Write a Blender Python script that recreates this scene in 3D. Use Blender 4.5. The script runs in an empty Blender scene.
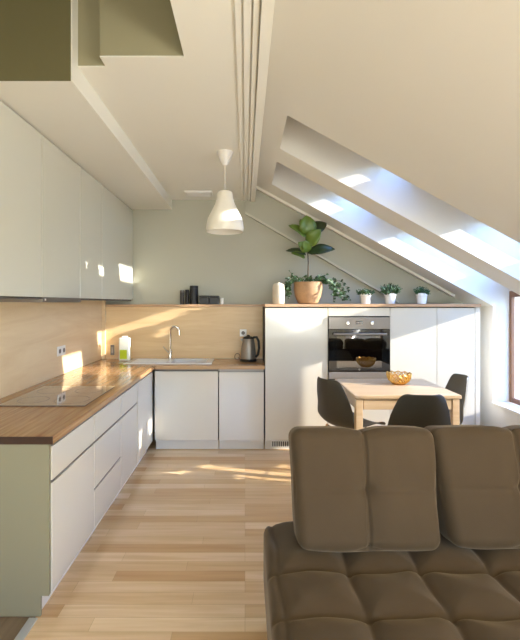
import bpy, bmesh, math, random
from mathutils import Vector, Matrix
random.seed(7)
C = bpy.context.scene
COL = C.collection

# ---------------------------------------------------------------- camera, light, exposure
cd = bpy.data.cameras.new('camera')
cam = bpy.data.objects.new('camera', cd); COL.objects.link(cam)
cam.location = (0, 0, 1.44); cam.rotation_euler = (math.radians(90), 0, 0)
cd.sensor_fit = 'VERTICAL'; cd.sensor_height = 36; cd.lens = 422/640*36
cd.shift_x = 15/640; cd.shift_y = -17/640
cd.clip_start = .02; cd.clip_end = 200
C.camera = cam
C.view_settings.view_transform = 'Standard'; C.view_settings.look = 'None'
C.view_settings.gamma = 1; C.view_settings.use_curve_mapping = False
C.view_settings.exposure = 0.96
SUN_DIR = Vector((-1, .233, -.32)).normalized()
w = bpy.data.worlds.new('sky'); C.world = w; w.use_nodes = True
nt = w.node_tree; nt.nodes.clear()
sky = nt.nodes.new('ShaderNodeTexSky'); sky.sky_type = 'NISHITA'; sky.sun_disc = False
sky.sun_elevation = math.radians(48); sky.sun_rotation = math.atan2(1, -.233)
sky.dust_density = .3; sky.air_density = 1.2; sky.ozone_density = 3
bg = nt.nodes.new('ShaderNodeBackground'); bg.inputs['Strength'].default_value = .82
ow = nt.nodes.new('ShaderNodeOutputWorld')
sm = nt.nodes.new('ShaderNodeMix'); sm.data_type = 'RGBA'; sm.blend_type = 'MULTIPLY'; sm.inputs[0].default_value = 1
sm.inputs[7].default_value = (.76, .94, 1.3, 1)
nt.links.new(sky.outputs[0], sm.inputs[6]); nt.links.new(sm.outputs[2], bg.inputs[0]); nt.links.new(bg.outputs[0], ow.inputs[0])
sl = bpy.data.lights.new('sun', 'SUN'); sl.energy = 6.5; sl.angle = math.radians(.6); sl.color = (1, .95, .87)
so = bpy.data.objects.new('sun', sl); COL.objects.link(so)
so.rotation_euler = SUN_DIR.to_track_quat('-Z', 'Y').to_euler(); so.location = (8, -2, 5)
def area(name, loc, direction, sx, sy, energy, color, portal=False):
    l = bpy.data.lights.new(name, 'AREA'); l.shape = 'RECTANGLE'; l.size = sx; l.size_y = sy
    l.energy = energy; l.color = color
    o = bpy.data.objects.new(name, l); COL.objects.link(o); o.location = loc
    o.rotation_euler = Vector(direction).to_track_quat('-Z', 'Y').to_euler()
    if portal: l.cycles.is_portal = True
    return o
# added fill from behind the viewer, set at an unseen rear window
area('rear_fill_light', (.3, -2.45, 1.3), (0, 1, .75), 3.4, 2.0, 32, (1, .985, .92))
# added side fill, set before an unseen window with a closed blind
area('side_fill_light', (2.44, -.55, 1.0), (-1, -.3, .75), 2.0, 1.0, 76, (1, .99, .92))

# ---------------------------------------------------------------- helpers
def lin(r, g, b):
    f = lambda c: (c/12.92 if c <= .04045 else ((c+.055)/1.055)**2.4)
    return (f(r/255), f(g/255), f(b/255), 1)
def mat(name, col, rough=.5, metal=0, coat=0, spec=.5, trans=0, bump=None, sheen=0, vary=.03, vscale=3):
    m = bpy.data.materials.new(name); m.use_nodes = True
    n = m.node_tree.nodes; L = m.node_tree.links; b = n['Principled BSDF']
    b.inputs['Roughness'].default_value = rough; b.inputs['Metallic'].default_value = metal
    b.inputs['Coat Weight'].default_value = coat; b.inputs['Coat Roughness'].default_value = .05
    b.inputs['Specular IOR Level'].default_value = spec
    b.inputs['Transmission Weight'].default_value = trans
    if sheen:
        b.inputs['Sheen Weight'].default_value = sheen; b.inputs['Sheen Roughness'].default_value = .4
        b.inputs['Sheen Tint'].default_value = lin(200, 180, 150)
    tc = n.new('ShaderNodeTexCoord'); no = n.new('ShaderNodeTexNoise'); no.inputs['Scale'].default_value = vscale
    no.inputs['Detail'].default_value = 4
    mx = n.new('ShaderNodeMix'); mx.data_type = 'RGBA'
    mx.inputs[6].default_value = tuple(c*(1-vary) for c in col[:3])+(1,)
    mx.inputs[7].default_value = tuple(min(1, c*(1+vary)) for c in col[:3])+(1,)
    L.new(tc.outputs['Object'], no.inputs['Vector']); L.new(no.outputs[0], mx.inputs[0]); L.new(mx.outputs[2], b.inputs['Base Color'])
    if bump:
        nb = n.new('ShaderNodeTexNoise'); nb.inputs['Scale'].default_value = bump[0]; nb.inputs['Detail'].default_value = 3
        bp = n.new('ShaderNodeBump'); bp.inputs['Strength'].default_value = bump[1]; bp.inputs['Distance'].default_value = .002
        L.new(tc.outputs['Object'], nb.inputs['Vector']); L.new(nb.outputs[0], bp.inputs['Height']); L.new(bp.outputs[0], b.inputs['Normal'])
    return m
def wood(name, c1, c2, axis, rough=.4, scale=1.0, coat=0, streak=14, pos=(.3, .72)):
    m = mat(name, c1, rough, coat=coat)
    n = m.node_tree.nodes; L = m.node_tree.links; b = n['Principled BSDF']
    for l in list(b.inputs['Base Color'].links): L.remove(l)
    tc = n.new('ShaderNodeTexCoord'); mp = n.new('ShaderNodeMapping')
    s = [streak*scale]*3; s[axis] = .9*scale
    mp.inputs['Scale'].default_value = s
    a = n.new('ShaderNodeTexNoise'); a.inputs['Scale'].default_value = 1; a.inputs['Detail'].default_value = 8
    a.inputs['Roughness'].default_value = .62; a.inputs['Distortion'].default_value = .8
    r = n.new('ShaderNodeValToRGB'); e = r.color_ramp.elements
    e[0].position = pos[0]; e[0].color = c2; e[1].position = pos[1]; e[1].color = c1
    L.new(tc.outputs['Object'], mp.inputs[0]); L.new(mp.outputs[0], a.inputs['Vector']); L.new(a.outputs[0], r.inputs[0])
    L.new(r.outputs[0], b.inputs['Base Color'])
    return m
def thin_glass(name, tint=(1, 1, 1, 1), refl=.06):
    m = bpy.data.materials.new(name); m.use_nodes = True; n = m.node_tree.nodes; L = m.node_tree.links; n.clear()
    o = n.new('ShaderNodeOutputMaterial'); t = n.new('ShaderNodeBsdfTransparent'); g = n.new('ShaderNodeBsdfGlossy')
    t.inputs[0].default_value = tint; g.inputs['Roughness'].default_value = .02
    x = n.new('ShaderNodeMixShader'); x.inputs[0].default_value = refl
    L.new(t.outputs[0], x.inputs[1]); L.new(g.outputs[0], x.inputs[2]); L.new(x.outputs[0], o.inputs[0])
    return m

class MB:
    def __init__(s): s.bm = bmesh.new()
    def box(s, x0, x1, y0, y1, z0, z1):
        v = [s.bm.verts.new(p) for p in ((x0,y0,z0),(x1,y0,z0),(x1,y1,z0),(x0,y1,z0),(x0,y0,z1),(x1,y0,z1),(x1,y1,z1),(x0,y1,z1))]
        for f in ((3,2,1,0),(4,5,6,7),(0,1,5,4),(1,2,6,5),(2,3,7,6),(3,0,4,7)): s.bm.faces.new([v[i] for i in f])
        return s
    def prism(s, pts, y0, y1):            # XZ outline (counter-clockwise seen from -Y) extruded along Y
        a = [s.bm.verts.new((p[0], y0, p[1])) for p in pts]; b = [s.bm.verts.new((p[0], y1, p[1])) for p in pts]
        s.bm.faces.new(a); s.bm.faces.new(b[::-1]); n = len(pts)
        for i in range(n): s.bm.faces.new((a[i], b[i], b[(i+1)%n], a[(i+1)%n]))
        return s
    def lathe(s, prof, c=(0,0,0), seg=32, caps=True):
        rings = []
        for r, z in prof:
            rings.append([s.bm.verts.new((c[0]+r*math.cos(2*math.pi*k/seg), c[1]+r*math.sin(2*math.pi*k/seg), c[2]+z)) for k in range(seg)])
        for a, b in zip(rings, rings[1:]):
            for k in range(seg): s.bm.faces.new((a[k], a[(k+1)%seg], b[(k+1)%seg], b[k]))
        if caps:
            s.bm.faces.new(rings[0][::-1]); s.bm.faces.new(rings[-1])
        return s
    def tube(s, pts, r, seg=10, r1=None):
        pts = [Vector(p) for p in pts]; rings = []; n = len(pts)
        up = Vector((0, 0, 1))
        t0 = (pts[1]-pts[0]).normalized()
        if abs(t0.dot(up)) > .9: up = Vector((1, 0, 0))
        u = t0.cross(up).normalized()
        for i, p in enumerate(pts):
            t = (pts[min(i+1, n-1)]-pts[max(i-1, 0)]).normalized()
            u = (u - t*u.dot(t)).normalized(); v = t.cross(u)
            rr = r if r1 is None else r+(r1-r)*i/(n-1)
            rings.append([s.bm.verts.new(p+u*math.cos(2*math.pi*k/seg)*rr+v*math.sin(2*math.pi*k/seg)*rr) for k in range(seg)])
        for a, b in zip(rings, rings[1:]):
            for k in range(seg): s.bm.faces.new((a[k], a[(k+1)%seg], b[(k+1)%seg], b[k]))
        s.bm.faces.new(rings[0][::-1]); s.bm.faces.new(rings[-1])
        return s
    def cyl(s, a, b, r, seg=20, r1=None): return s.tube([a, b], r, seg, r1)
    def build(s, name, m, parent=None, smooth=False, bevel=0, seg=2, loc=None):
        bmesh.ops.recalc_face_normals(s.bm, faces=s.bm.faces)
        me = bpy.data.meshes.new(name); s.bm.to_mesh(me); s.bm.free()
        if m: me.materials.append(m)
        o = bpy.data.objects.new(name, me); COL.objects.link(o)
        if parent: o.parent = parent
        if loc: o.location = loc
        if smooth:
            for p in me.polygons: p.use_smooth = True
            if smooth != 'all':
                me.set_sharp_from_angle(angle=math.radians(40))
        if bevel:
            b = o.modifiers.new('bevel', 'BEVEL'); b.width = bevel; b.segments = seg; b.limit_method = 'ANGLE'
        return o
def tag(o, label, cat, group=None):
    o['label'] = label; o['category'] = cat
    if group: o['group'] = group
    return o
def thing(name, label, cat, loc=(0,0,0), rz=0, group=None):
    o = bpy.data.objects.new(name, None); COL.objects.link(o); o.empty_display_size = .05
    o.location = loc; o.rotation_euler = (0, 0, rz)
    return tag(o, label, cat, group)
def struct(o): o['kind'] = 'structure'; return o
def dup(root, loc, rz, label):
    r = root.copy(); COL.objects.link(r); r.location = loc; r.rotation_euler = (0, 0, rz); r['label'] = label
    for ch in list(root.children):
        c = ch.copy(); COL.objects.link(c); c.parent = r
        for g in ch.children:
            d = g.copy(); COL.objects.link(d); d.parent = c
    return r

# ---------------------------------------------------------------- materials
M = {}
M['ceil'] = mat('ceiling_paint', lin(240, 237, 224), .7, spec=.3, vary=.015)
M['slope'] = mat('slope_paint', lin(240, 236, 224), .7, spec=.3, vary=.015)
M['wall'] = mat('sage_wall_paint', lin(192, 190, 172), .75, spec=.3, vary=.02)
M['litedge'] = mat('sage_lit_edge', lin(210, 206, 188), .7, spec=.3, vary=.02)  # lighter wall tone, painted light for the lower edge of the band
M['void'] = mat('void_shade_paint', lin(160, 154, 124), .75, spec=.3, vary=.02)  # ceiling paint darkened, puts the dimness of the void into the colour
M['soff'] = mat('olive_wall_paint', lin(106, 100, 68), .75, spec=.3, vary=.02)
M['white'] = mat('white_paint', lin(236, 230, 218), .5, vary=.01)
M['gloss'] = mat('gloss_lacquer', lin(224, 217, 200), .15, coat=.45, vary=.008)
M['glossup'] = mat('gloss_lacquer_cream', lin(214, 212, 196), .1, coat=.6, vary=.008)
M['side'] = mat('matt_side_panel', lin(140, 132, 104), .5, vary=.015)
M['carc'] = mat('grey_carcass', lin(70, 66, 60), .7)  # carcass colour darkened to paint shade into the gaps between fronts
M['alu'] = mat('brushed_aluminium', lin(118, 112, 105), .5, metal=.5)
M['steel'] = mat('stainless_steel', lin(150, 142, 132), .42, metal=.6, vary=.05, vscale=20)
M['chrome'] = mat('chrome', lin(215, 212, 205), .12, metal=1)
M['blackglass'] = mat('black_glass', lin(14, 14, 13), .04, coat=1)
M['black'] = mat('black_plastic', lin(22, 22, 23), .45)
M['hob'] = mat('hob_glass_reflection', lin(120, 106, 98), .05, coat=1)  # grey base paints the reflected room onto black glass
M['ceramic'] = mat('white_ceramic', lin(240, 238, 232), .15, coat=.5)
M['plastic'] = mat('white_plastic', lin(238, 234, 226), .35)
M['splash'] = wood('light_oak_panel', lin(236, 206, 158), lin(214, 176, 126), 0, .4, 1.0, streak=9, pos=(.25, .7))
M['splashY'] = wood('light_oak_panel_side', lin(238, 214, 174), lin(220, 188, 142), 1, .4, 1.0, streak=9, pos=(.25, .7))
M['top'] = wood('oak_worktop', lin(206, 168, 122), lin(160, 118, 80), 0, .22, 1.5, coat=.25, streak=22)
M['topY'] = wood('oak_worktop_run', lin(204, 160, 110), lin(148, 102, 62), 1, .22, 1.5, coat=.25, streak=22)
M['edge'] = wood('dark_oak_edge', lin(66, 38, 22), lin(46, 27, 16), 0, .35)
M['ledge'] = wood('oak_ledge', lin(214, 176, 138), lin(190, 148, 108), 0, .4)
M['table'] = wood('birch', lin(228, 200, 164), lin(206, 172, 130), 0, .35, 1.2)
M['winwood'] = wood('window_pine', lin(140, 98, 66), lin(108, 72, 48), 2, .4)
M['sofa'] = mat('brown_velvet', lin(78, 63, 44), .85, spec=.2, sheen=.5, bump=(220, .25), vary=.1, vscale=9)
M['sofadark'] = mat('dark_brown_fabric', lin(52, 40, 30), .9, spec=.2)
M['shell'] = mat('charcoal_shell', lin(66, 60, 47), .5)
M['shellgrey'] = mat('grey_shell', lin(108, 104, 90), .5)
M['legwood'] = wood('beech_legs', lin(206, 170, 124), lin(180, 140, 96), 2, .4)
M['leaf'] = mat('leaf_green', lin(104, 128, 44), .4, coat=.2, vary=.35, vscale=9)
M['leafdark'] = mat('leaf_dark_green', lin(44, 62, 26), .4, coat=.2, vary=.3, vscale=9)
M['leafsmall'] = mat('small_leaf_green', lin(56, 84, 44), .5, vary=.4, vscale=30)
M['herb'] = mat('herb_green', lin(46, 78, 34), .55, vary=.4, vscale=40)
M['soil'] = mat('soil', lin(60, 44, 32), .9)
M['stem'] = mat('stem_brown', lin(84, 70, 48), .7)
M['basket'] = mat('woven_basket', lin(180, 144, 106), .6, bump=(90, .8), vary=.25, vscale=30)
M['gold'] = mat('brass_wire', lin(222, 166, 70), .3, metal=.7)
M['lime'] = mat('lime_liquid', lin(205, 225, 40), .3)
M['clear'] = mat('frosted_bottle', lin(238, 240, 226), .2)
M['beige'] = mat('cream_fabric', lin(214, 202, 180), .7)
M['glass'] = thin_glass('window_glass')
M['ovenglass'] = thin_glass('oven_glass', (.16, .15, .12, 1), .22)
M['blind'] = mat('blackout_blind', lin(225, 222, 215), .8)
M['strip'] = mat('transition_strip', lin(206, 204, 196), .4, metal=.4)
M['entry'] = wood('entry_floor_wood', lin(142, 120, 92), lin(112, 92, 68), 1, .4, 1)
M['cover'] = mat('lamp_shade_plastic', lin(246, 240, 226), .35)
M['cladding'] = mat('pale_cladding', lin(235, 230, 220), .7)

# laminate floor: short staves running along X
fm = mat('laminate_floor', lin(222, 190, 146), .26, coat=.15); M['floor'] = fm
n = fm.node_tree.nodes; L = fm.node_tree.links; b = n['Principled BSDF']
for l in list(b.inputs['Base Color'].links): L.remove(l)
tc = n.new('ShaderNodeTexCoord')
br = n.new('ShaderNodeTexBrick'); br.inputs['Scale'].default_value = 1
br.inputs['Brick Width'].default_value = .86; br.inputs['Row Height'].default_value = .084
br.inputs['Mortar Size'].default_value = .0008; br.inputs['Mortar Smooth'].default_value = .3; br.inputs['Bias'].default_value = 0
br.offset = .37; br.offset_frequency = 3; br.squash = .8; br.squash_frequency = 2
br.inputs['Color1'].default_value = lin(250, 218, 170); br.inputs['Color2'].default_value = lin(216, 170, 116)
br.inputs['Mortar'].default_value = lin(196, 156, 112)
mp = n.new('ShaderNodeMapping'); mp.inputs['Scale'].default_value = (1.6, 26, 1)
ns = n.new('ShaderNodeTexNoise'); ns.inputs['Scale'].default_value = 1.2; ns.inputs['Detail'].default_value = 7; ns.inputs['Distortion'].default_value = .5
rp = n.new('ShaderNodeValToRGB'); rp.color_ramp.elements[0].color = (.8, .72, .62, 1); rp.color_ramp.elements[0].position = .3
rp.color_ramp.elements[1].color = (1, 1, 1, 1); rp.color_ramp.elements[1].position = .62
mu = n.new('ShaderNodeMix'); mu.data_type = 'RGBA'; mu.blend_type = 'MULTIPLY'; mu.inputs[0].default_value = .7
L.new(tc.outputs['Object'], br.inputs['Vector']); L.new(tc.outputs['Object'], mp.inputs[0]); L.new(mp.outputs[0], ns.inputs['Vector'])
L.new(ns.outputs[0], rp.inputs[0]); L.new(br.outputs[0], mu.inputs[6]); L.new(rp.outputs[0], mu.inputs[7]); L.new(mu.outputs[2], b.inputs['Base Color'])

# ---------------------------------------------------------------- setting
XL, YB, YR = -1.56, 4.72, -2.6
ZC = 2.592
P0, PS, TH = 2.7845, .55, .33            # sloped ceiling: z = P0 - PS*x, vertical thickness TH
pl = lambda x: P0-PS*x
XK = 2.5
O1 = (2.69, 3.27); O2 = (3.57, 4.25)
m_ = MB(); m_.box(-.96, 3.0, YR-.2, 4.95, -.12, 0); m_.box(-1.8, -.96, 1.96, 4.95, -.12, 0)
struct(m_.build('floor', M['floor']))
struct(MB().box(-1.8, -.97, YR-.2, 1.955, -.12, -.002).build('floor_entry', M['entry']))
struct(MB().box(-.985, -.945, YR, 1.925, -.003, .006).build('trim_1', M['strip'], bevel=.002))
struct(MB().box(XL-.2, XL, YR-.2, 4.95, 0, 4).build('wall_left', M['wall']))
m_ = MB(); m_.box(XL, 2.9, YB, YB+.2, 0, 2.95)
struct(m_.build('wall_back', M['wall']))
# boxed band along the top of the back wall, its lower edge parallel to the roof
xa, xb = .0, 1.62
struct(MB().prism([(xa, 2.43), (1.70, 1.44), (2.2, 1.44), (2.3, pl(2.3)-.004), (.098, pl(.098)-.004), (xa, 2.59)], YB-.045, YB).build('trim_2', M['wall']))
def slopeprof(x0, x1): return [(x0, pl(x0)), (x1, pl(x1)), (x1, pl(x1)+TH), (x0, pl(x0)+TH)]
m_ = MB()
for y0, y1 in ((YR, O1[0]), (O1[1], O2[0]), (O2[1], YB)): m_.prism(slopeprof(.27, 2.82), y0, y1)
m_.prism(slopeprof(.105, .27), YR, YB)
struct(m_.build('ceiling_sloped', M['slope']))
a0, a1 = Vector((xa, 0, 2.43)), Vector((1.70, 0, 1.44))
struct(MB().prism([(a0.x, a0.z), (a1.x, a1.z), (a1.x, a1.z+.024), (a0.x, a0.z+.024)], YB-.058, YB-.046).build('lit_edge_strip', M['litedge']))  # pale strip painted as the light along the band's lower edge
# slim moulding following the junction of slope and back wall
m_ = MB()
for k, (d, t) in enumerate(((.0, .03), (.035, .02), (.06, .035))):
    y1 = 4.72-.045-d-.002
    m_.prism([(.11, pl(.11)-.022-.004*k), (2.28, pl(2.28)-.022-.004*k), (2.28, pl(2.28)-.001), (.11, pl(.11)-.001)], y1-t, y1)
struct(m_.build('trim_3', M['slope']))
m_ = MB()
for y0, y1 in ((YR, O1[0]), (O1[1], O2[0]), (O2[1], YB)): m_.prism([(XK, 0), (2.82, 0), (2.82, pl(2.82)-.001), (XK, pl(XK)-.001)], y0, y1)
m_.box(XK, 2.82, O1[0], O1[1], 0, .42); m_.box(XK, 2.82, O2[0], O2[1], 0, .42)
struct(m_.build('wall_right', M['white']))
m_ = MB()
m_.box(XK-.02, 2.659, O1[0]+.001, O1[1]-.001, .42, .445); m_.box(XK-.02, 2.659, O2[0]+.001, O2[1]-.001, .42, .445)
struct(m_.build('windowsill', M['white'], bevel=.004))
# unseen rear wall, its window opening added as a light source
m_ = MB(); m_.box(XL, -.75, YR-.2, YR, 0, 2.95); m_.box(1.95, 2.9, YR-.2, YR, 0, 2.95); m_.box(-.75, 1.95, YR-.2, YR, 0, .55); m_.box(-.75, 1.95, YR-.2, YR, 2.3, 2.95)
struct(m_.build('wall_rear', M['ceil']))
# flat ceiling with the raised void near the left wall
XV = -.285
m_ = MB()
m_.box(XV, .105, YR, 1.976, ZC, ZC+.006); m_.box(XL, XV, YR, -.6, ZC, ZC+.006)
m_.box(-.68, .105, 1.976, YB, ZC, ZC+.006); m_.box(XL, -.68, 2.06, YB, ZC, ZC+.006)
struct(m_.build('ceiling', M['ceil']))
m_ = MB()
m_.box(-.68, XV, 1.976, 2.16, ZC+.006, 3.9); m_.box(-.815, -.68, 2.06, 2.16, ZC+.006, 3.9)
m_.box(XV, XV+.1, -.6, 1.976, ZC+.006, 3.9); m_.box(XL, XV+.1, -.7, -.6, ZC+.006, 3.9); m_.box(XL, XV+.1, -.7, 2.16, 3.9, 4.0)
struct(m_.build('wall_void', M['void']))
struct(MB().box(.09, .104, YR, YB, ZC+.007, 3.1).build('ceiling_riser', M['slope']))
m_ = MB(); m_.box(XL, -.815, 1.99, YB-.001, 2.485, ZC); m_.box(XL, -.815, 1.99, 2.06, ZC, 3.9)
so_ = struct(m_.build('ceiling_soffit', M['ceil']))
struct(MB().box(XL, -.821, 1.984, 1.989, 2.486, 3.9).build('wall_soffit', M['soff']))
# three stepped mouldings running along the ceiling edge
m_ = MB()
for a, b_, z in ((-.04, -.014, 2.582), (-.006, .024, 2.575), (.032, .056, 2.570), (.062, .11, 2.560)):
    m_.box(a, b_, YR, YB-.002, z, ZC)
m_.box(-.04, .11, YR, YB-.002, ZC-.003, ZC)
struct(m_.build('trim_4', M['ceil'], bevel=.002))
# roof windows: frames, panes, blinds
def roofwindow(idx, yr, gaps, label):
    y0, y1 = yr
    e = bpy.data.objects.new('window_%d' % idx, None); COL.objects.link(e); e['kind'] = 'structure'
    e.location = (1.4, (y0+y1)/2, pl(1.4)+TH); ox, oy, oz = e.location
    P = lambda x0, x1, ya, yb, lo, hi, mb: mb.prism([(x0-ox, pl(x0)+TH+lo-oz), (x1-ox, pl(x1)+TH+lo-oz), (x1-ox, pl(x1)+TH+hi-oz), (x0-ox, pl(x0)+TH+hi-oz)], ya-oy, yb-oy)
    g0, g1, h0, h1 = gaps
    fr = MB()
    P(.2, 2.86, y0-.05, y0+.06, 0, .07, fr); P(.2, 2.86, y1-.05, y1+.06, 0, .07, fr)
    P(.2, .33, y0+.06, y1-.05, 0, .07, fr); P(g1, h0, y0+.06, y1-.05, 0, .07, fr); P(h1, 2.86, y0+.06, y1-.05, 0, .07, fr)
    fr.build('window_frame', M['white'], e)
    bl = MB(); P(.33, g0, y0+.06, y1-.05, .005, .012, bl); bl.build('roller_blind', M['blind'], e)
    gl = MB(); P(.33, g1, y0+.06, y1-.05, .045, .05, gl); P(h0, h1, y0+.06, y1-.05, .045, .05, gl); gl.build('pane', M['glass'], e)
roofwindow(1, O1, (1.10, 1.27, 1.88, 2.42), '')
roofwindow(2, O2, (1.02, 1.29, 1.71, 2.52), '')
def vwindow(idx, x, y0, y1, z0, z1):
    e = bpy.data.objects.new('window_%d' % idx, None); COL.objects.link(e); e['kind'] = 'structure'; e.location = (x, (y0+y1)/2, z0)
    h, d = z1-z0, (y1-y0)/2
    f = MB(); f.box(0, .036, -d, -d+.035, 0, h); f.box(0, .036, d-.035, d, 0, h); f.box(0, .036, -d+.035, d-.035, 0, .05); f.box(0, .036, -d+.035, d-.035, h-.06, h)
    f.build('window_frame', M['winwood'], e, bevel=.004)
    MB().box(.016, .021, -d+.035, d-.035, .05, h-.06).build('pane', M['glass'], e)
vwindow(3, 2.66, O1[0], O1[1], .445, 1.56); e = bpy.data.objects.new('window_6', None); COL.objects.link(e); e['kind'] = 'structure'; e.location = (2.47, -.55, .45)  # the window with the closed blind is unseen, added for the side fill
f = MB()
for a_, b_ in ((-1.05, -.99), (.99, 1.05)): f.box(0, .03, a_, b_, 0, .93)
f.box(0, .03, -.99, .99, 0, .06); f.box(0, .03, -.99, .99, .87, .93); f.build('window_frame', M['winwood'], e)
MB().box(.01, .016, -.99, .99, .06, .87).build('roller_blind', M['blind'], e)
vwindow(4, 2.66, O2[0], O2[1], .445, 1.56)
m_ = MB()
for y0, y1 in (O1, O2): m_.prism([(2.66, 1.561), (2.82, 1.561), (2.82, pl(2.82)+TH), (2.66, pl(2.66)+TH)], y0, y1)
struct(m_.build('wall_header', M['white']))
e = bpy.data.objects.new('window_5', None); COL.objects.link(e); e['kind'] = 'structure'; e.location = (.6, YR-.1, .55)  # unseen rear window, added to bring light into the room
f = MB()
for x0, x1 in ((-1.35, -1.28), (-.035, .035), (1.28, 1.35)): f.box(x0, x1, -.03, .03, 0, 1.75)
for x0, x1 in ((-1.28, -.035), (.035, 1.28)): f.box(x0, x1, -.03, .03, 0, .07); f.box(x0, x1, -.03, .03, 1.68, 1.75)
f.build('window_frame', M['winwood'], e)
MB().box(-1.28, 1.28, -.004, .004, .07, 1.68).build('pane', M['glass'], e)
# pale clad house across the street, seen through the side windows
hs = thing('neighbour_house', 'pale clad house seen through the side window beside the table', 'house', (13, 6, -3.7))
m_ = MB()
for k in range(34): m_.box(0, 3.96+.04*(k % 2), -16, 16, k*.2, k*.2+.185)
m_.build('wall', M['cladding'], hs)
MB().prism([(-.3, 6.8), (4.3, 6.8), (2, 7.4)], -16.2, 16.2).build('roof', M['carc'], hs)

# ---------------------------------------------------------------- kitchen, left run
CT, CTH = .835, .035
XF = -.893; YE = 1.93
bs = tag(MB().box(XL+.001, XL+.014, YE, 4.589, CT+.001, 1.468).build('backsplash', M['splashY']), 'long pale oak backsplash panel on the wall behind the hob', 'backsplash')
m_ = MB(); m_.box(XL+.016, .192, 4.59, 4.612, CT+.001, 1.398); m_.box(XL+.016, .192, 4.613, YB-.001, CT+.001, 1.398)
bb = tag(m_.build('backsplash', M['splash']), 'oak backsplash panel behind the sink, under the ledge', 'backsplash')
tag(MB().box(XL+.016, .19, 4.575, YB-.001, 1.40, 1.425).build('ledge_board', M['ledge'], bevel=.002), 'narrow oak ledge along the back wall above the sink', 'shelf')
tag(MB().box(XL+.016, XL+.05, 4.55, 4.588, CT+.001, 1.468).build('corner_post', M['splashY'], bevel=.002), 'slim oak post in the corner where both backsplashes meet', 'trim strip')
# worktop: L shape with a cut-out for the basin
BX0, BX1, BY0, BY1 = -.76, -.385, 4.21, 4.5
wt = thing('worktop', 'L-shaped oak worktop over the white base units', 'worktop', (-.9, 4.1, CT-CTH))
ox, oy, oz = wt.location
z0, z1 = 0, CTH
m_ = MB(); m_.box(XL+.001-ox, -.87-ox, YE-.018-oy, 4.07-oy, z0, z1)
m_.build('slab', M['topY'], wt, bevel=.002)
m_ = MB()
for bx in ((XL+.001, BX0, 4.07, 4.588), (BX0, BX1, 4.07, BY0), (BX0, BX1, BY1, 4.588), (BX1, .19, 4.07, 4.588)):
    m_.box(bx[0]-ox, bx[1]-ox, bx[2]-oy, bx[3]-oy, z0, z1)
m_.build('slab', M['top'], wt)
m_ = MB(); m_.box(XL+.001-ox, -.87-ox, YE-.021-oy, YE-.0185-oy, z0, z1)
q = m_.build('edge_strip', M['edge'], wt); q['label'] = 'dark brown end edge'

def left_unit(name, y0, y1, fronts, label, gloss=M['gloss'], end=False):
    t = thing(name, label, 'cabinet', (-1.2, (y0+y1)/2, 0), 0, 'base units of the left run')
    oy = (y0+y1)/2; ox = -1.2
    MB().box(XL+.012-ox, XF-.02-ox, y0+.001-oy, y1-.001-oy, .1, .798).build('body', M['carc'], t)
    MB().box(XL+.012-ox, XF-.06-ox, y0+.001-oy, y1-.001-oy, .001, .099).build('plinth', M['white'], t)
    for kind, za, zb in fronts:
        f = MB().box(XF-.018-ox, XF-ox, y0+.0045-oy, y1-.0045-oy, za, zb).build(kind, gloss, t, bevel=.0015)
        if kind == 'drawer' or zb < .7:
            MB().box(XF-.019-ox, XF-.006-ox, y0+.002-oy, y1-.002-oy, zb+.0005, zb+.014).build('grip_profile', M['alu'], f)
    if end:
        MB().box(XL+.012-ox, XF-.004-ox, y0-.02-oy, y0-oy, .1, .798).build('side_panel', M['side'], t, bevel=.001)
        MB().box(XL+.012-ox, XF-.045-ox, y0-.014-oy, y0-oy, .001, .099).build('end_plinth', M['side'], t, bevel=.001)
    MB().box(XF-.019-ox, XF-.012-ox, y0+.001-oy, y1-.001-oy, .778, .798).build('top_profile', M['alu'], t)
left_unit('base_cabinet', 1.95, 2.50, (('drawer', .62, .775), ('drawer', .105, .605)), 'glossy white two-drawer base unit with bare side panel at the open end', end=True)
left_unit('base_cabinet', 2.50, 3.04, (('drawer', .62, .775), ('drawer', .34, .605), ('drawer', .105, .325)), 'glossy white three-drawer base unit under the hob')
left_unit('base_cabinet', 3.04, 3.50, (('drawer', .62, .775), ('door', .105, .605)), 'glossy white base unit, one drawer over a door, past the hob')
left_unit('base_cabinet', 3.50, 4.085, (('door', .105, .775),), 'glossy white base unit with one tall door in the inner corner')

def back_unit(name, x0, x1, label, cat, za=.105, zb=.775):
    t = thing(name, label, cat, ((x0+x1)/2, 4.35, 0)); ox, oy = (x0+x1)/2, 4.35
    MB().box(x0+.001-ox, x1-.001-ox, 4.12-oy, 4.58-oy, .1, .64).build('body', M['carc'], t)
    MB().box(x0+.001-ox, x1-.001-ox, 4.12-oy, 4.14-oy, .641, .798).build('front_rail', M['carc'], t)
    MB().box(x0+.001-ox, x1-.001-ox, 4.16-oy, 4.175-oy, .001, .099).build('plinth', M['white'], t)
    MB().box(x0+.0025-ox, x1-.0025-ox, 4.1-oy, 4.118-oy, za, zb).build('door', M['gloss'], t, bevel=.0015)
    return t, ox, oy
t, ox, oy = back_unit('sink_cabinet', -.88, -.26, 'glossy white single-door unit under the sink', 'cabinet')
MB().box(-.878-ox, -.262-ox, 4.112-oy, 4.119-oy, .78, .797).build('top_profile', M['alu'], t)
t, ox, oy = back_unit('dishwasher', -.255, .185, 'slim white-fronted built-in dishwasher between sink unit and tall units', 'dishwasher', zb=.768)
MB().box(-.25-ox, .18-ox, 4.104-oy, 4.119-oy, .772, .794).build('control_strip', M['steel'], t)

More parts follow.
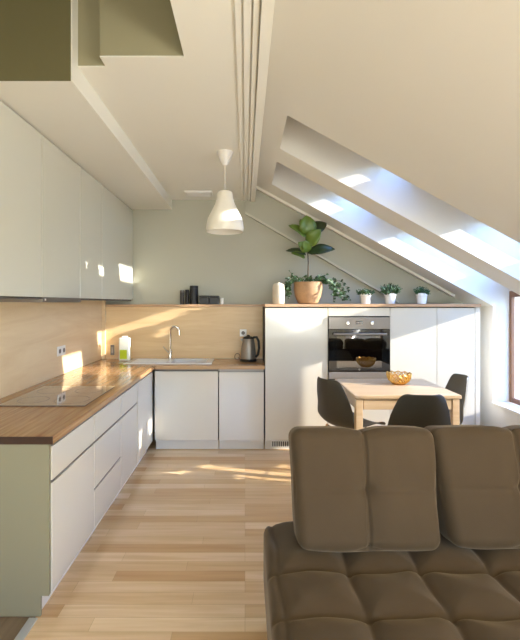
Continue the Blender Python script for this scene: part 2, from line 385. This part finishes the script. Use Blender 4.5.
# tall units
def tall(name, x0, x1, label, oven=False):
    t = thing(name, label, 'cabinet', ((x0+x1)/2, 4.4, 0), 0, 'row of tall white units'); ox, oy = (x0+x1)/2, 4.4
    g = .0015
    if oven:
        m_ = MB(); m_.box(x0+g-ox, x0+.012-ox, 4.12-oy, 4.7-oy, .1, 1.4); m_.box(x1-.012-ox, x1-g-ox, 4.12-oy, 4.7-oy, .1, 1.4)
        m_.box(x0+.012-ox, x1-.012-ox, 4.12-oy, 4.7-oy, .1, .69); m_.box(x0+.012-ox, x1-.012-ox, 4.12-oy, 4.7-oy, 1.32, 1.4); m_.box(x0+.012-ox, x1-.012-ox, 4.69-oy, 4.7-oy, .69, 1.32)
        m_.build('body', M['carc'], t)
        MB().box(x0+.0022-ox, x1-.0022-ox, 4.1-oy, 4.118-oy, 1.312, 1.392).build('top_panel', M['gloss'], t, bevel=.0015)
        MB().box(x0+.0022-ox, x1-.0022-ox, 4.1-oy, 4.118-oy, .105, .69).build('drawer', M['gloss'], t, bevel=.0015)
    else:
        MB().box(x0+g-ox, x1-g-ox, 4.12-oy, 4.7-oy, .1, 1.4).build('body', M['carc'], t)
        MB().box(x0+.0022-ox, x1-.0022-ox, 4.1-oy, 4.118-oy, .105, 1.392).build('door', M['gloss'], t, bevel=.0015)
    MB().box(x0+g-ox, x1-g-ox, 4.16-oy, 4.175-oy, .001, .099).build('plinth', M['white'], t)
    return t, ox, oy
t, ox, oy = tall('tall_cabinet', .194, .806, 'tall white unit with one door between dishwasher and oven')
v = MB(); v.box(.255-ox, .46-ox, 4.154-oy, 4.1595-oy, .018, .09); v.build('vent_plate', M['plastic'], t); v = MB()
for k in range(9): v.box(.268+k*.021-ox, .279+k*.021-ox, 4.151-oy, 4.1538-oy, .03, .077)
v.build('vent_grille', M['carc'], t)
tall('oven_cabinet', .806, 1.409, 'tall white unit housing the built-in oven', True)
tall('tall_cabinet', 1.409, 1.865, 'tall white door unit immediately beside the oven unit, behind the table')
tall('tall_cabinet', 1.865, 2.235, 'narrowest tall white door unit, last in the row by the window')
tag(MB().box(2.238, 2.285, 4.1, 4.7, .001, 1.4).build('filler_panel', M['gloss'], bevel=.0015), 'narrow white filler strip closing the tall units by the window', 'panel')
tag(MB().box(.192, 2.29, 4.088, 4.715, 1.402, 1.43).build('top_board', M['ledge'], bevel=.002), 'long oak board capping the tall white units', 'shelf')
# oven
t = thing('oven', 'built-in stainless steel oven with black glass door', 'oven', (1.1075, 4.3, .698))
m_ = MB(); m_.box(-.28, .28, -.17, .3, .02, .03); m_.box(-.28, .28, -.17, .3, .57, .58); m_.box(-.28, -.27, -.17, .3, .03, .57); m_.box(.27, .28, -.17, .3, .03, .57); m_.box(-.27, .27, .29, .3, .03, .57)
m_.build('cavity', M['blackglass'], t)
m_ = MB(); m_.box(-.297, .297, -.215, -.185, .49, .604); p = m_.build('control_panel', M['steel'], t, bevel=.002)
MB().box(-.035, .035, -.217, -.214, .535, .568).build('display', M['blackglass'], p)
m_ = MB()
for k in range(4): m_.box(-.028+k*.015, -.019+k*.015, -.2178, -.2168, .545, .558)
m_.box(-.035, .035, -.2165, -.2152, .519, .522)
m_.build('digits', M['steel'], p)
for x in (-.115, .12):
    MB().lathe([(.02, 0), (.019, .018), (.015, .022)], seg=24).build('knob', M['chrome'], p, smooth=True, loc=(x, -.215, .546)).rotation_euler = (math.radians(90), 0, 0)
d = MB(); d.box(-.297, -.22, -.215, -.195, .075, .487); d.box(.22, .297, -.215, -.195, .075, .487); d.box(-.22, .22, -.215, -.195, .42, .487); d.box(-.22, .22, -.215, -.195, .075, .115)
d = d.build('door', M['blackglass'], t, bevel=.001)
MB().box(-.221, .221, -.211, -.205, .114, .421).build('window_pane', M['ovenglass'], d)
h = MB(); h.tube([(-.255, -.25, .443), (.255, -.25, .443)], .0105, 12)
for x in (-.23, .23): h.cyl((x, -.25, .443), (x, -.214, .443), .008, 10)
h.build('handle', M['steel'], d, smooth=True)
MB().box(-.297, .297, -.215, -.185, .004, .072).build('bottom_strip', M['steel'], t, bevel=.002)
r_ = MB()
for k in range(12): r_.cyl((-.24+k*.0436, -.16, .25), (-.24+k*.0436, .26, .25), .002, 6)
r_.cyl((-.262, -.16, .25), (.262, -.16, .25), .003, 6); r_.build('rack', M['chrome'], t)
e_ = MB(); e_.lathe([(.008, 0), (.008, .001)], seg=16); e_ = e_.build('emblem', M['steel'], d, loc=(0, -.2155, .098)); e_.rotation_euler = (math.radians(90), 0, 0)

# upper cabinets
XU = -1.25
ups = [(1.995, 2.60, 'glossy cream wall cabinet nearest the open soffit end'), (2.60, 3.20, 'glossy cream wall cabinet with the grey cooker hood beneath'),
       (3.20, 3.69, 'glossy cream wall cabinet directly past the cooker hood'), (3.69, 4.715, 'widest glossy cream wall cabinet, at the back wall')]
for i, (y0, y1, lb) in enumerate(ups):
    t = thing('wall_cabinet', lb, 'cabinet', (-1.4, (y0+y1)/2, 1.47), 0, 'glossy wall cabinets over the hob run'); oy = (y0+y1)/2
    MB().box(XL+.001+1.4, XU-.02+1.4, y0+.001-oy, y1-.001-oy, .0, 1.01).build('body', M['carc'], t)
    MB().box(XU-.018+1.4, XU+1.4, y0+.0045-oy, y1-.0045-oy, .006, 1.006).build('door', M['glossup'], t, bevel=.0015)
    if i != 1: MB().box(XU-.05+1.4, XU-.02+1.4, y0+.002-oy, y1-.002-oy, -.008, -.0005).build('grip_profile', M['alu'], t)
t = thing('cooker_hood', 'flat grey cooker hood slotted under the wall cabinets over the hob', 'cooker hood', (-1.4, 2.9, 1.445))
MB().box(-.13, .152, -.298, .298, 0, .022).build('body', M['steel'], t, bevel=.002)
MB().box(.1525, .156, -.298, .298, .0, .032).build('front_panel', M['alu'], t)
MB().box(.1562, .157, -.28, -.262, .01, .022).build('badge', M['plastic'], t)

# hob
t = thing('induction_hob', 'flat black glass hob let into the left worktop, its reflections painted in grey', 'hob', (-1.19, 2.755, CT))
MB().box(-.26, .255, -.29, .29, .0008, .006).build('glass_top', M['hob'], t, bevel=.0015)
gt = [c for c in t.children][0]
for cx, cy, r in ((-.12, -.14, .09), (-.12, .14, .105), (.12, -.14, .105), (.12, .14, .09)):
    m_ = MB(); rg = [[m_.bm.verts.new((cx+rr*math.cos(2*math.pi*k/40), cy+rr*math.sin(2*math.pi*k/40), .0064)) for k in range(40)] for rr in (r, r-.002)]
    for k in range(40): m_.bm.faces.new((rg[0][k], rg[0][(k+1)%40], rg[1][(k+1)%40], rg[1][k]))
    m_.build('ring_marking', M['alu'], gt)

# sink
t = thing('sink', 'white ceramic sink with drainer let into the back worktop', 'sink', (-.76, 4.36, CT))
ox, oy = -.76, 4.36
X0, X1, Y0, Y1 = -1.2, -.33, 4.165, 4.55
m_ = MB()
m_.box(X0-ox, BX0+.012-ox, Y0-oy, Y1-oy, .0008, .009); m_.box(BX1-.012-ox, X1-ox, Y0-oy, Y1-oy, .0008, .009)
m_.box(BX0+.012-ox, BX1-.012-ox, Y0-oy, BY0+.012-oy, .0008, .009); m_.box(BX0+.012-ox, BX1-.012-ox, BY1-.012-oy, Y1-oy, .0008, .009)
m_.build('rim', M['ceramic'], t, bevel=.002)
m_ = MB(); a, b2, c, d2 = BX0+.004-ox, BX1-.004-ox, BY0+.004-oy, BY1-.004-oy
m_.box(a, b2, c, d2, -.17, -.165); m_.box(a, a+.008, c, d2, -.165, .0006); m_.box(b2-.008, b2, c, d2, -.165, .0006); m_.box(a+.008, b2-.008, c, c+.008, -.165, .0006); m_.box(a+.008, b2-.008, d2-.008, d2, -.165, .0006)
m_.build('basin', M['ceramic'], t)
m_ = MB()
for k in range(7): m_.box(X0+.06-ox, BX0-.03-ox, Y0+.05+k*.042-oy, Y0+.056+k*.042-oy, .009, .012)
m_.build('drainer_ribs', M['ceramic'], t, bevel=.001)
t = thing('tap', 'chrome gooseneck tap behind the sink', 'tap', (-.80, 4.52, CT+.0095))
MB().lathe([(.026, 0), (.026, .006), (.02, .012), (.019, .085), (.014, .095)], seg=24).build('base', M['chrome'], t, smooth=True)
pts = [(0, 0, .09), (0, 0, .2), (0, 0, .29)]+[(.048-.048*math.cos(a), -.01*math.sin(a), .29+.055*math.sin(a)) for a in [math.pi*k/12 for k in range(1, 12)]]+[(.096, -.004, .285), (.098, -.004, .25)]
MB().tube(pts, .0115, 12).build('spout', M['chrome'], t, smooth=True)
MB().tube([(-.015, 0, .06), (-.05, -.005, .1), (-.075, -.01, .13)], .006, 8).build('lever', M['chrome'], t, smooth=True)
t = thing('soap_bottle', 'white upright bottle with lime green lower half beside the sink', 'bottle', (-1.262, 4.43, CT+.001))
MB().box(-.056, .056, -.028, .028, 0, .24).build('body', M['clear'], t, bevel=.01, seg=3)
MB().box(-.045, .03, -.0305, -.0285, .02, .115).build('label', M['lime'], t, bevel=.0008)
MB().box(-.03, .03, -.015, .015, .2405, .258).build('cap', M['plastic'], t, bevel=.004)
# kettle
t = thing('kettle', 'stainless steel electric kettle with black handle beside the tall units', 'kettle', (.035, 4.4, CT+.001))
MB().lathe([(.085, 0), (.088, .008), (.082, .02), (.076, .024)], seg=32).build('base', M['black'], t, smooth=True)
MB().lathe([(.078, .025), (.08, .05), (.072, .14), (.06, .225), (.057, .232)], seg=32).build('body', M['steel'], t, smooth=True)
MB().lathe([(.056, .233), (.05, .25), (.02, .258), (.012, .27), (.008, .272)], seg=32).build('lid', M['black'], t, smooth=True)
MB().tube([(.05, -.02, .245), (.085, -.03, .25), (.105, -.035, .21), (.11, -.035, .14), (.1, -.033, .07), (.076, -.025, .045)], .013, 12).build('handle', M['black'], t, smooth=True)
MB().prism([(-.058, .232), (-.052, .19), (-.085, .228)], -.018, .018).build('spout', M['steel'], t)
MB().tube([(-.085, .02, .01), (-.11, .03, .035)]+[(-.115+.028*math.cos(a), .03, .04+.034*math.sin(a)) for a in [k*math.pi/8 for k in range(0, 17)]], .004, 8).build('cord', M['winwood'], t, smooth=True)
def outlet(loc, rz, label, n=2, m=M['plastic']):
    t = thing('wall_outlet', label, 'outlet', loc, rz)
    for k in range(n):
        x = (k-(n-1)/2)*.078
        p = MB().box(x-.037, x+.037, -.009, -.001, -.04, .04).build('plate', m, t, bevel=.003)
        mb = MB(); mb.lathe([(.02, 0), (.02, .001)], seg=24)
        s = mb.build('socket', M['alu'], p, loc=(x, -.0105, 0)); s.rotation_euler = (math.radians(90), 0, 0)
outlet((XL+.0145, 3.54, 1.04), math.radians(90), 'white double wall outlet on the oak panel above the hob')
outlet((-.02, 4.589, 1.115), 0, 'white wall outlet on the oak panel behind the kettle', 1)
t = thing('wall_switch', 'small grey upright switch low in the backsplash corner', 'switch', (-1.44, 4.589, .93))
MB().box(-.02, .02, -.012, -.001, -.055, .055).build('plate', M['alu'], t, bevel=.003)
MB().box(-.012, .012, -.016, -.0125, -.035, .035).build('rocker', M['steel'], t, bevel=.002)

# ---------------------------------------------------------------- ledge things
def canister(name, x, y, r, h, m, label, sq=False):
    t = thing(name, label, 'canister' if not sq else 'box', (x, y, 1.4255), 0, 'dark containers on the ledge')
    if sq:
        MB().box(-r, r, -.05, .05, 0, h*.78).build('body', m, t, bevel=.006); MB().box(-r-.001, r+.001, -.051, .051, h*.78+.001, h).build('lid', M['black'], t, bevel=.005)
    else:
        MB().lathe([(r*.97, 0), (r, .004), (r, h*.84)], seg=24).build('body', m, t, smooth=True)
        MB().lathe([(r*1.02, h*.84+.0005), (r*1.02, h*.98), (r*.9, h)], seg=24).build('lid', M['alu'] if m is not M['black'] else M['black'], t, smooth=True)
px = lambda x, Y: (x-245)/422*Y
canister('canister', px(182, 4.63), 4.64, .024, .155, M['carc'], 'slim grey canister, first of the dark containers on the ledge')
canister('canister', px(187, 4.63), 4.645, .022, .16, M['black'], 'slim black canister squeezed between the grey and the tall one')
canister('canister', px(193.8, 4.63), 4.645, .046, .205, M['black'], 'tallest black canister of the containers on the ledge')
canister('storage_box', px(204.2, 4.63), 4.645, .052, .095, M['black'], 'low black box beside the tallest canister on the ledge', True)
canister('storage_box', px(214.2, 4.63), 4.645, .052, .095, M['black'], 'low black box at the sink ledge, next to the small white cup', True)
t = thing('cup', 'tiny white cup at the end of the dark containers', 'cup', (px(221.8, 4.63), 4.64, 1.4255))
MB().lathe([(.014, 0), (.02, .004), (.023, .07), (.02, .07), (.017, .008), (.002, .006)], seg=20).build('body', M['ceramic'], t, smooth=True)
t = thing('room_diffuser', 'cream rounded upright diffuser standing before the ficus pot', 'diffuser', (px(278.5, 4.22), 4.22, 1.4305))
MB().lathe([(.052, 0), (.059, .01), (.06, .05), (.06, .165), (.055, .19), (.04, .204), (.015, .21)], seg=36).build('body', M['beige'], t, smooth=True)
MB().lathe([(.012, .2105), (.011, .214), (.004, .215)], seg=20).build('nozzle', M['plastic'], t, smooth=True)

# ficus
def leaf(mb, base, tip, width, up=Vector((0, 0, 1)), curl=.12, seg=8):
    base, tip = Vector(base), Vector(tip); d = tip-base; L_ = d.length; d.normalize()
    s = d.cross(up); s = s.normalized() if s.length > .01 else Vector((1, 0, 0)); nrm = s.cross(d).normalized()
    rows = []
    for i in range(seg+1):
        t = i/seg
        w_ = width*.5*(math.sin(math.pi*min(1, t**.8*.97+.02))**.7)*(1 if t < .97 else .5)
        if t < .12: w_ = width*.5*.12
        mid = base+d*L_*t+nrm*curl*L_*(math.sin(math.pi*t)*.8-.6*t*t)
        rows.append([mb.bm.verts.new(mid+s*w_*k+nrm*abs(k)*w_*.28+nrm*(.06*w_*math.sin(9*t)*k)) for k in (-1, -.5, 0, .5, 1)])
    for a, b in zip(rows, rows[1:]):
        for k in range(4): mb.bm.faces.new((a[k], a[k+1], b[k+1], b[k]))
FX, FY = px(308, 4.4), 4.4
t = thing('potted_ficus', 'tall broad-leaved ficus in a woven tan pot with trailing ivy', 'potted plant', (FX, FY, 1.4305))
K = 4.4/422
MB().lathe([(.085, 0), (.105, .01), (.135, .08), (.15, .16), (.148, .215), (.152, .225), (.14, .228), (.135, .2), (.02, .195)], seg=40).build('pot', M['basket'], t, smooth=True)
MB().lathe([(.13, .196), (.1, .205), (.01, .21)], seg=24).build('soil', M['soil'], t)
zz = lambda y: (303-y)*K
MB().tube([(0, 0, .2), (.002, 0, zz(262)), (-.003, .004, zz(248)), (.012, 0, zz(238)), (.004, 0, zz(228))], .007, 8, .004).build('stem', M['stem'], t, smooth=True)
X = lambda x: (x-308)*K
lv = [((308, 234), (306, 215), .145, -.03, 'leaf', (0, -1, .15)), ((308, 232), (301, 217), .09, .05, 'leaf', (0, -1, .4)),
      ((310, 233), (327, 221), .115, .02, 'leafdark', (0, -1, .5)), ((306, 236), (289, 224), .095, -.02, 'leaf', (0, -1, .9)),
      ((308, 244), (319, 230), .12, -.09, 'leaf', (0, -1, .35)), ((307, 250), (298, 242), .09, -.05, 'leaf', (0, -1, .2)),
      ((308, 251), (303, 241), .08, -.08, 'leaf', (0, -1, .2)),
      ((306, 254), (286, 249), .085, .0, 'leafdark', (0, -.8, 1)), ((305, 257), (291, 252), .07, -.05, 'leaf', (0, -1, .8)),
      ((308, 252), (334, 248), .1, -.05, 'leafdark', (0, -1, .55)), ((309, 246), (315, 238), .07, .12, 'leafdark', (0, -1, .3)), ((309, 248), (299, 250), .1, .14, 'leafdark', (0, -.6, 1))]
for (b0, t0, w_, dy, mm, up) in lv:
    mb = MB(); leaf(mb, (X(b0[0]), 0, zz(b0[1])), (X(t0[0]), dy, zz(t0[1])), w_*1.25, Vector(up), .1)
    o = mb.build('leaf', M[mm], t, smooth='all'); sm = o.modifiers.new('solid', 'SOLIDIFY'); sm.thickness = .0012
# ivy
rnd = random.Random(3); mb = MB(); st = MB()
def vine(p0, dirx, diry, length, drop):
    p = Vector(p0); pts = [p.copy()]; v = Vector((dirx, diry, .6)).normalized()
    for k in range(int(length/.018)):
        v.z -= drop; v.x += rnd.uniform(-.22, .22); v.y += rnd.uniform(-.22, .22); v.normalize(); p = p+v*.02
        if p.z < .02: break
        rr = math.hypot(p.x, p.y)
        if rr < .16 and p.z < .22: p.x *= .16/max(rr, .01); p.y *= .16/max(rr, .01)
        if p.y > .2: p.y = .2
        if p.x < -.215: p.x = -.215
        pts.append(p.copy())
        a = rnd.uniform(0, 6.28); q = p+Vector((math.cos(a), -abs(math.sin(a)), rnd.uniform(-.6, .6)))*rnd.uniform(.024, .042)
        leaf(mb, p, q, rnd.uniform(.018, .03), Vector((rnd.uniform(-.5, .5), -1, .6)), .1, 4)
    if len(pts) > 2: st.tube(pts, .0015, 5)
for k in range(38):
    a = rnd.uniform(0, 6.28); vine((.1*math.cos(a), .1*math.sin(a), .215), math.cos(a)*rnd.uniform(.1, 1), math.sin(a)*.7, rnd.uniform(.06, .16), .06)
for k in range(15): vine((.13, rnd.uniform(-.08, .04), .22), 1, rnd.uniform(-.4, .3), rnd.uniform(.14, .4), rnd.uniform(.1, .24))
for k in range(14): vine((-.13, rnd.uniform(-.08, .04), .22), -1, rnd.uniform(-.4, .3), rnd.uniform(.1, .3), rnd.uniform(.12, .26))
mb.build('ivy', M['leafsmall'], t, smooth='all'); st.build('ivy_stems', M['stem'], t)

def herb(x, r, h, spread, hh, label, seed, n_):
    t = thing('potted_herb', label, 'potted plant', (px(x, 4.35), 4.35, 1.4305), 0, 'small green plants in white pots on the tall units')
    MB().lathe([(r*.72, 0), (r*.78, .003), (r*.9, h*.72), (r, h*.74), (r, h), (r*.92, h), (r*.88, h*.8), (.004, h*.78)], seg=28).build('pot', M['ceramic'], t, smooth=True)
    MB().lathe([(r*.86, h*.79), (.005, h*.86)], seg=16, caps=False).build('soil', M['soil'], t)
    rn = random.Random(seed); m_ = MB()
    for k in range(n_):
        a = rn.uniform(0, 6.28); q = rn.random()**.6; e = rn.uniform(.25, 1)
        bx = Vector((math.cos(a)*r*.6*q, math.sin(a)*r*.6*q, h*.8)); tp = bx+Vector((math.cos(a)*spread*q, math.sin(a)*spread*q, hh*e*(1-.35*q)))
        leaf(m_, bx, tp, rn.uniform(.008, .014), Vector((math.sin(a*3), -1, .3)), .15, 4)
        for s in range(3):
            pp = bx.lerp(tp, rn.uniform(.45, 1)); leaf(m_, pp, pp+Vector((rn.uniform(-1, 1), rn.uniform(-1, 1), rn.uniform(-.2, .9)))*.02, .011, Vector((0, -1, .4)), .1, 3)
    m_.build('foliage', M['herb'], t, smooth='all')
herb(365.5, .058, .105, .065, .085, 'small green plant in white pot on the tall units, closest to the ficus', 5, 110)
herb(390, .06, .11, .085, .15, 'largest bushy green plant in white pot, middle of the small three', 6, 150)
herb(421.5, .058, .11, .05, .1, 'small upright green plant in white pot, closest to the window', 8, 110)

# ---------------------------------------------------------------- ceiling things
t = thing('pendant_lamp', 'white bell-shaped pendant lamp hanging from the flat ceiling', 'lamp', (-.153, 3.22, ZC))
MB().lathe([(.062, -.0005), (.06, -.01), (.035, -.07), (.02, -.1), (.006, -.104)], seg=32).build('canopy', M['plastic'], t, smooth=True)
MB().cyl((0, 0, -.1), (0, 0, -.31), .003, 8).build('cord', M['plastic'], t)
s0 = -.302
prof = [(.012, 0), (.05, -.002), (.058, -.01), (.062, -.05), (.075, -.095), (.102, -.15), (.13, -.205), (.14, -.245), (.143, -.285), (.139, -.308)]
prof = [(r, z+s0) for r, z in prof]; inner = [(r-.004, z) for r, z in prof[::-1][:-2]]+[(.01, s0-.008)]
MB().lathe(prof+inner, seg=48, caps=False).build('lamp_shade', M['cover'], t, smooth=True)
MB().lathe([(.015, s0-.009), (.016, s0-.06), (.03, s0-.09), (.035, s0-.12), (.02, s0-.15), (.004, s0-.155)], seg=20).build('bulb', M['ceramic'], t, smooth=True)
t = thing('air_vent', 'small flat white vent on the ceiling near the back wall', 'vent', (-.48, 4.4, ZC))
MB().box(-.14, .14, -.09, .09, -.022, -.001).build('frame', M['plastic'], t, bevel=.004)
m_ = MB()
for k in range(5): m_.box(-.12, .12, -.07+k*.03, -.056+k*.03, -.026, -.0225)
m_.build('slats', M['plastic'], t)

# ---------------------------------------------------------------- dining
TX, TY = 1.22, 3.5
t = thing('dining_table', 'pale birch square dining table in front of the oven', 'table', (TX, TY, 0))
MB().box(-.4, .4, -.35, .35, .722, .75).build('tabletop', M['table'], t, bevel=.006, seg=3)
m_ = MB(); m_.box(-.33, .33, -.335, -.315, .64, .7215); m_.box(-.33, .33, .315, .335, .64, .7215); m_.box(-.385, -.365, -.28, .28, .64, .7215); m_.box(.365, .385, -.28, .28, .64, .7215)
m_.build('apron', M['table'], t, bevel=.002)
for sx in (-1, 1):
    for sy in (-1, 1):
        cx, cy = sx*.362, sy*.312
        MB().box(cx-.026, cx+.026, cy-.026, cy+.026, .001, .7215).build('leg', M['table'], t, bevel=.003)
t = thing('wire_bowl', 'golden openwork bowl on the birch table', 'bowl', (px(398, 3.62), 3.6, .751))
m_ = MB(); m_.lathe([(.05, 0), (.052, .004), (.003, .0045)], seg=28)
N = 22
for k in range(N):
    for sgn in (1, -1):
        pts = []
        for i in range(8):
            u = i/7; a = 2*math.pi*(k/N)+sgn*u*.75; rr = .045+.055*math.sin(u*math.pi/2)
            pts.append((rr*math.cos(a), rr*math.sin(a), .004+.082*u*u*.6+.082*u*.4))
        m_.tube(pts, .0038, 6)
m_.build('body', M['gold'], t, smooth=True)
m_ = MB(); m_.tube([(.1*math.cos(a), .1*math.sin(a), .086+.008*math.sin(a*11)) for a in [2*math.pi*k/88 for k in range(89)]], .0045, 6); m_.build('rim', M['gold'], t, smooth=True)

def make_chair(label, m):
    t = thing('dining_chair', label, 'chair', (0, 0, 0), 0, 'moulded shell chairs around the table')
    prof = [(.215, .425, .185), (.2, .442, .2), (.12, .44, .22), (0, .428, .23), (-.1, .425, .232), (-.165, .44, .232), (-.205, .48, .228), (-.225, .54, .222), (-.24, .61, .215), (-.255, .68, .203), (-.268, .745, .18), (-.278, .80, .158), (-.284, .828, .135), (-.286, .838, .105)]
    m_ = MB(); rows = []; nu = 12
    for i, (y, z, hw) in enumerate(prof):
        s = i/(len(prof)-1); bk = min(1, max(0, (s-.3)/.3)); row = []
        for k in range(nu+1):
            u = k/nu*2-1
            lift = .05*(1-bk)*abs(u)**2.4*min(1, (i+1)/3); fwd = .075*bk*abs(u)**2.2*(1-.35*max(0, s-.6)/.4)
            row.append(m_.bm.verts.new((u*hw, y+fwd, z+lift+.03*bk*(abs(u)**3 if s < .6 else 0)-.0*bk)))
        rows.append(row)
    for a, b in zip(rows, rows[1:]):
        for k in range(nu): m_.bm.faces.new((a[k], a[k+1], b[k+1], b[k]))
    o = m_.build('seat_shell', m, t, smooth='all')
    sd = o.modifiers.new('solid', 'SOLIDIFY'); sd.thickness = .008; sb = o.modifiers.new('sub', 'SUBSURF'); sb.levels = 1; sb.render_levels = 2
    for sx in (-1, 1):
        for sy in (-1, 1): MB().cyl((sx*.13, sy*.12-.01, .418), (sx*.2, sy*.2-.01, .002), .014, 12, .009).build('leg', M['legwood'], t, smooth=True)
    for p, q, rr in (((-.165, .15, .21), (.165, -.17, .21), .004), ((-.165, -.17, .219), (.165, .15, .219), .004), ((-.135, .11, .41), (.135, .11, .41), .006), ((-.135, -.13, .41), (.135, -.13, .41), .006)):
        MB().cyl(p, q, rr, 8).build('brace', M['black'], t)
    return t
ch = make_chair('dark shell chair with its back to the sofa', M['shell'])
ch.location = (1.195, 3.04, 0); ch.rotation_euler = (0, 0, math.radians(-3))
dup(ch, (.87, 3.5, 0), math.radians(-62), 'dark shell chair turned sideways in front of the oven unit')
c3 = make_chair('grey shell chair half hidden beyond the table by the window', M['shellgrey'])
c3.location = (1.565, 3.54, 0); c3.rotation_euler = (0, 0, math.radians(86))

# ---------------------------------------------------------------- sofa
def gauss(d, s): return math.exp(-(d/s)**2)
def roundbox(mb, x0, x1, y0, y1, z0, z1, r, nx, ny, nz, disp=None, grow=0):
    """closed rounded box as a fine grid, displaced along its own normal"""
    cx, cy, cz = (x0+x1)/2, (y0+y1)/2, (z0+z1)/2; hx, hy, hz = (x1-x0)/2, (y1-y0)/2, (z1-z0)/2
    key = {}
    def vert(a, b, c):
        k = (round(a, 5), round(b, 5), round(c, 5))
        if k in key: return key[k]
        p = Vector((a*hx, b*hy, c*hz))
        q = Vector((max(-hx+r, min(hx-r, p.x)), max(-hy+r, min(hy-r, p.y)), max(-hz+r, min(hz-r, p.z))))
        n_ = p-q; n_ = n_.normalized() if n_.length > 1e-6 else Vector((0, 0, 1))
        p = q+n_*r; w_ = p+Vector((cx, cy, cz))
        if disp: w_ = w_+disp(w_, n_)
        key[k] = mb.bm.verts.new(w_); return key[k]
    def face(fn, n1, n2):
        g = [[fn(-1+2*i/n1, -1+2*j/n2) for j in range(n2+1)] for i in range(n1+1)]
        for i in range(n1):
            for j in range(n2): mb.bm.faces.new((g[i][j], g[i+1][j], g[i+1][j+1], g[i][j+1]))
    for s in (-1, 1):
        face(lambda a, b: vert(a, b, s), nx, ny); face(lambda a, b: vert(a, s, b), nx, nz); face(lambda a, b: vert(s, a, b), ny, nz)
SX0, SX1, SY0, SY1 = .085, 2.35, .95, 1.99
gx = [.40+.275*k for k in range(0, 8)]; gy = [1.62-.235*k for k in range(0, 3)]
wr = random.Random(11); wv = [(wr.uniform(9, 30), wr.uniform(9, 30), wr.uniform(0, 6.3), wr.uniform(.0005, .0014)) for _ in range(9)]
def seatdisp(p, n_):
    if n_.z < .25: return Vector((0, 0, 0))
    xs = [SX0+.045]+gx; ys = gy+[]
    wob = lambda t: .006*math.sin(t*17)
    dx = min(abs(p.x-g+wob(p.y)) for g in xs); dy = min(abs(p.y-g+wob(p.x)) for g in ys)
    s = max(gauss(dx, .011), gauss(dy, .011)); soft = max(gauss(dx, .05), gauss(dy, .05))
    btn = max(gauss(math.hypot(p.x-a, p.y-b), .03) for a in gx for b in gy)
    wrk = sum(a_*math.sin(p.x*f1+p.y*f2+ph) for f1, f2, ph, a_ in wv)
    # radiating pulls near the buttons
    return Vector((0, 0, (-.011*s-.02*soft-.016*btn+wrk*1.4+.014)*n_.z))
t = thing('sofa', 'brown tufted velvet sofa with separate headrest cushions', 'sofa', (1.2, 1.45, 0))
T = Matrix.Translation((-1.2, -1.45, 0))
def local(mb): bmesh.ops.transform(mb.bm, matrix=T, verts=mb.bm.verts); return mb
mb = MB(); roundbox(mb, SX0, SX1, SY0, SY1, .12, .42, .05, 230, 110, 14, seatdisp)
local(mb).build('seat', M['sofa'], t, smooth='all')
mb = MB(); mb.box(SX0+.04, SX1-.04, SY0+.05, SY1-.05, .05, .119); local(mb).build('base', M['sofadark'], t)
mb = MB()
roundbox(mb, .62, SX1-.01, 1.86, 1.985, .425, .76, .035, 40, 8, 14); local(mb).build('back_frame', M['sofadark'], t, smooth='all')
for fx in (SX0+.1, SX1-.1):
    for fy in (SY0+.1, SY1-.1):
        mb = MB(); mb.cyl((fx, fy, .001), (fx, fy, .049), .02, 14); local(mb).build('foot', M['black'], t)
def headrest(x0, x1, ys, seed, flare=0):
    xc = (x0+x1)/2; H = .472; W = (x1-x0)/2
    rr = random.Random(seed); ww = [(rr.uniform(8, 22), rr.uniform(8, 22), rr.uniform(0, 6), rr.uniform(.0004, .001)) for _ in range(7)]
    def disp(p, n_):
        lx, lz = p.x-xc, p.z
        d = abs(lx); dz = abs(lz-.23)
        s = gauss(d-.003*math.sin(lz*20), .007)*.010+gauss(d, .05)*.014
        h_ = gauss(dz, .01)*.004*(gauss(d, .2)+.2)+gauss(dz, .06)*.006
        btn = gauss(math.hypot(lx, lz-.23), .03)*.02
        bulge = .022*(1-(min(1, abs(lx)/W))**3)*(1-abs(lz/H-.5)*1.2)
        wrk = sum(a_*math.sin(lx*f1+lz*f2+ph) for f1, f2, ph, a_ in ww)
        seamtop = s if abs(n_.y)+max(n_.z, 0) > .4 else 0
        front = 1 if n_.y < -.3 else .3
        o = n_*(bulge*front-seamtop-(h_+btn)*(1 if n_.y < -.3 else 0)+wrk)
        # slightly wider at the top left, narrower at the lower edge
        k = (lz/H)
        o += Vector(((lx/W)*((-.008+.012*k) if lx > 0 else (-.012+(.02+flare)*k)), 0, 0))
        return o
    mb = MB(); roundbox(mb, x0, x1, -.085, .085, 0, H, .045, 130, 24, 100, disp)
    bmesh.ops.transform(mb.bm, matrix=Matrix.Translation((0, ys+.085, .432)) @ Matrix.Rotation(math.radians(-12), 4, 'X'), verts=mb.bm.verts)
    local(mb).build('headrest', M['sofa'], t, smooth='all')
headrest(.20, .80, 1.672, 2); headrest(.83, 1.46, 1.69, 5, .03); headrest(1.50, 2.1, 1.70, 9)
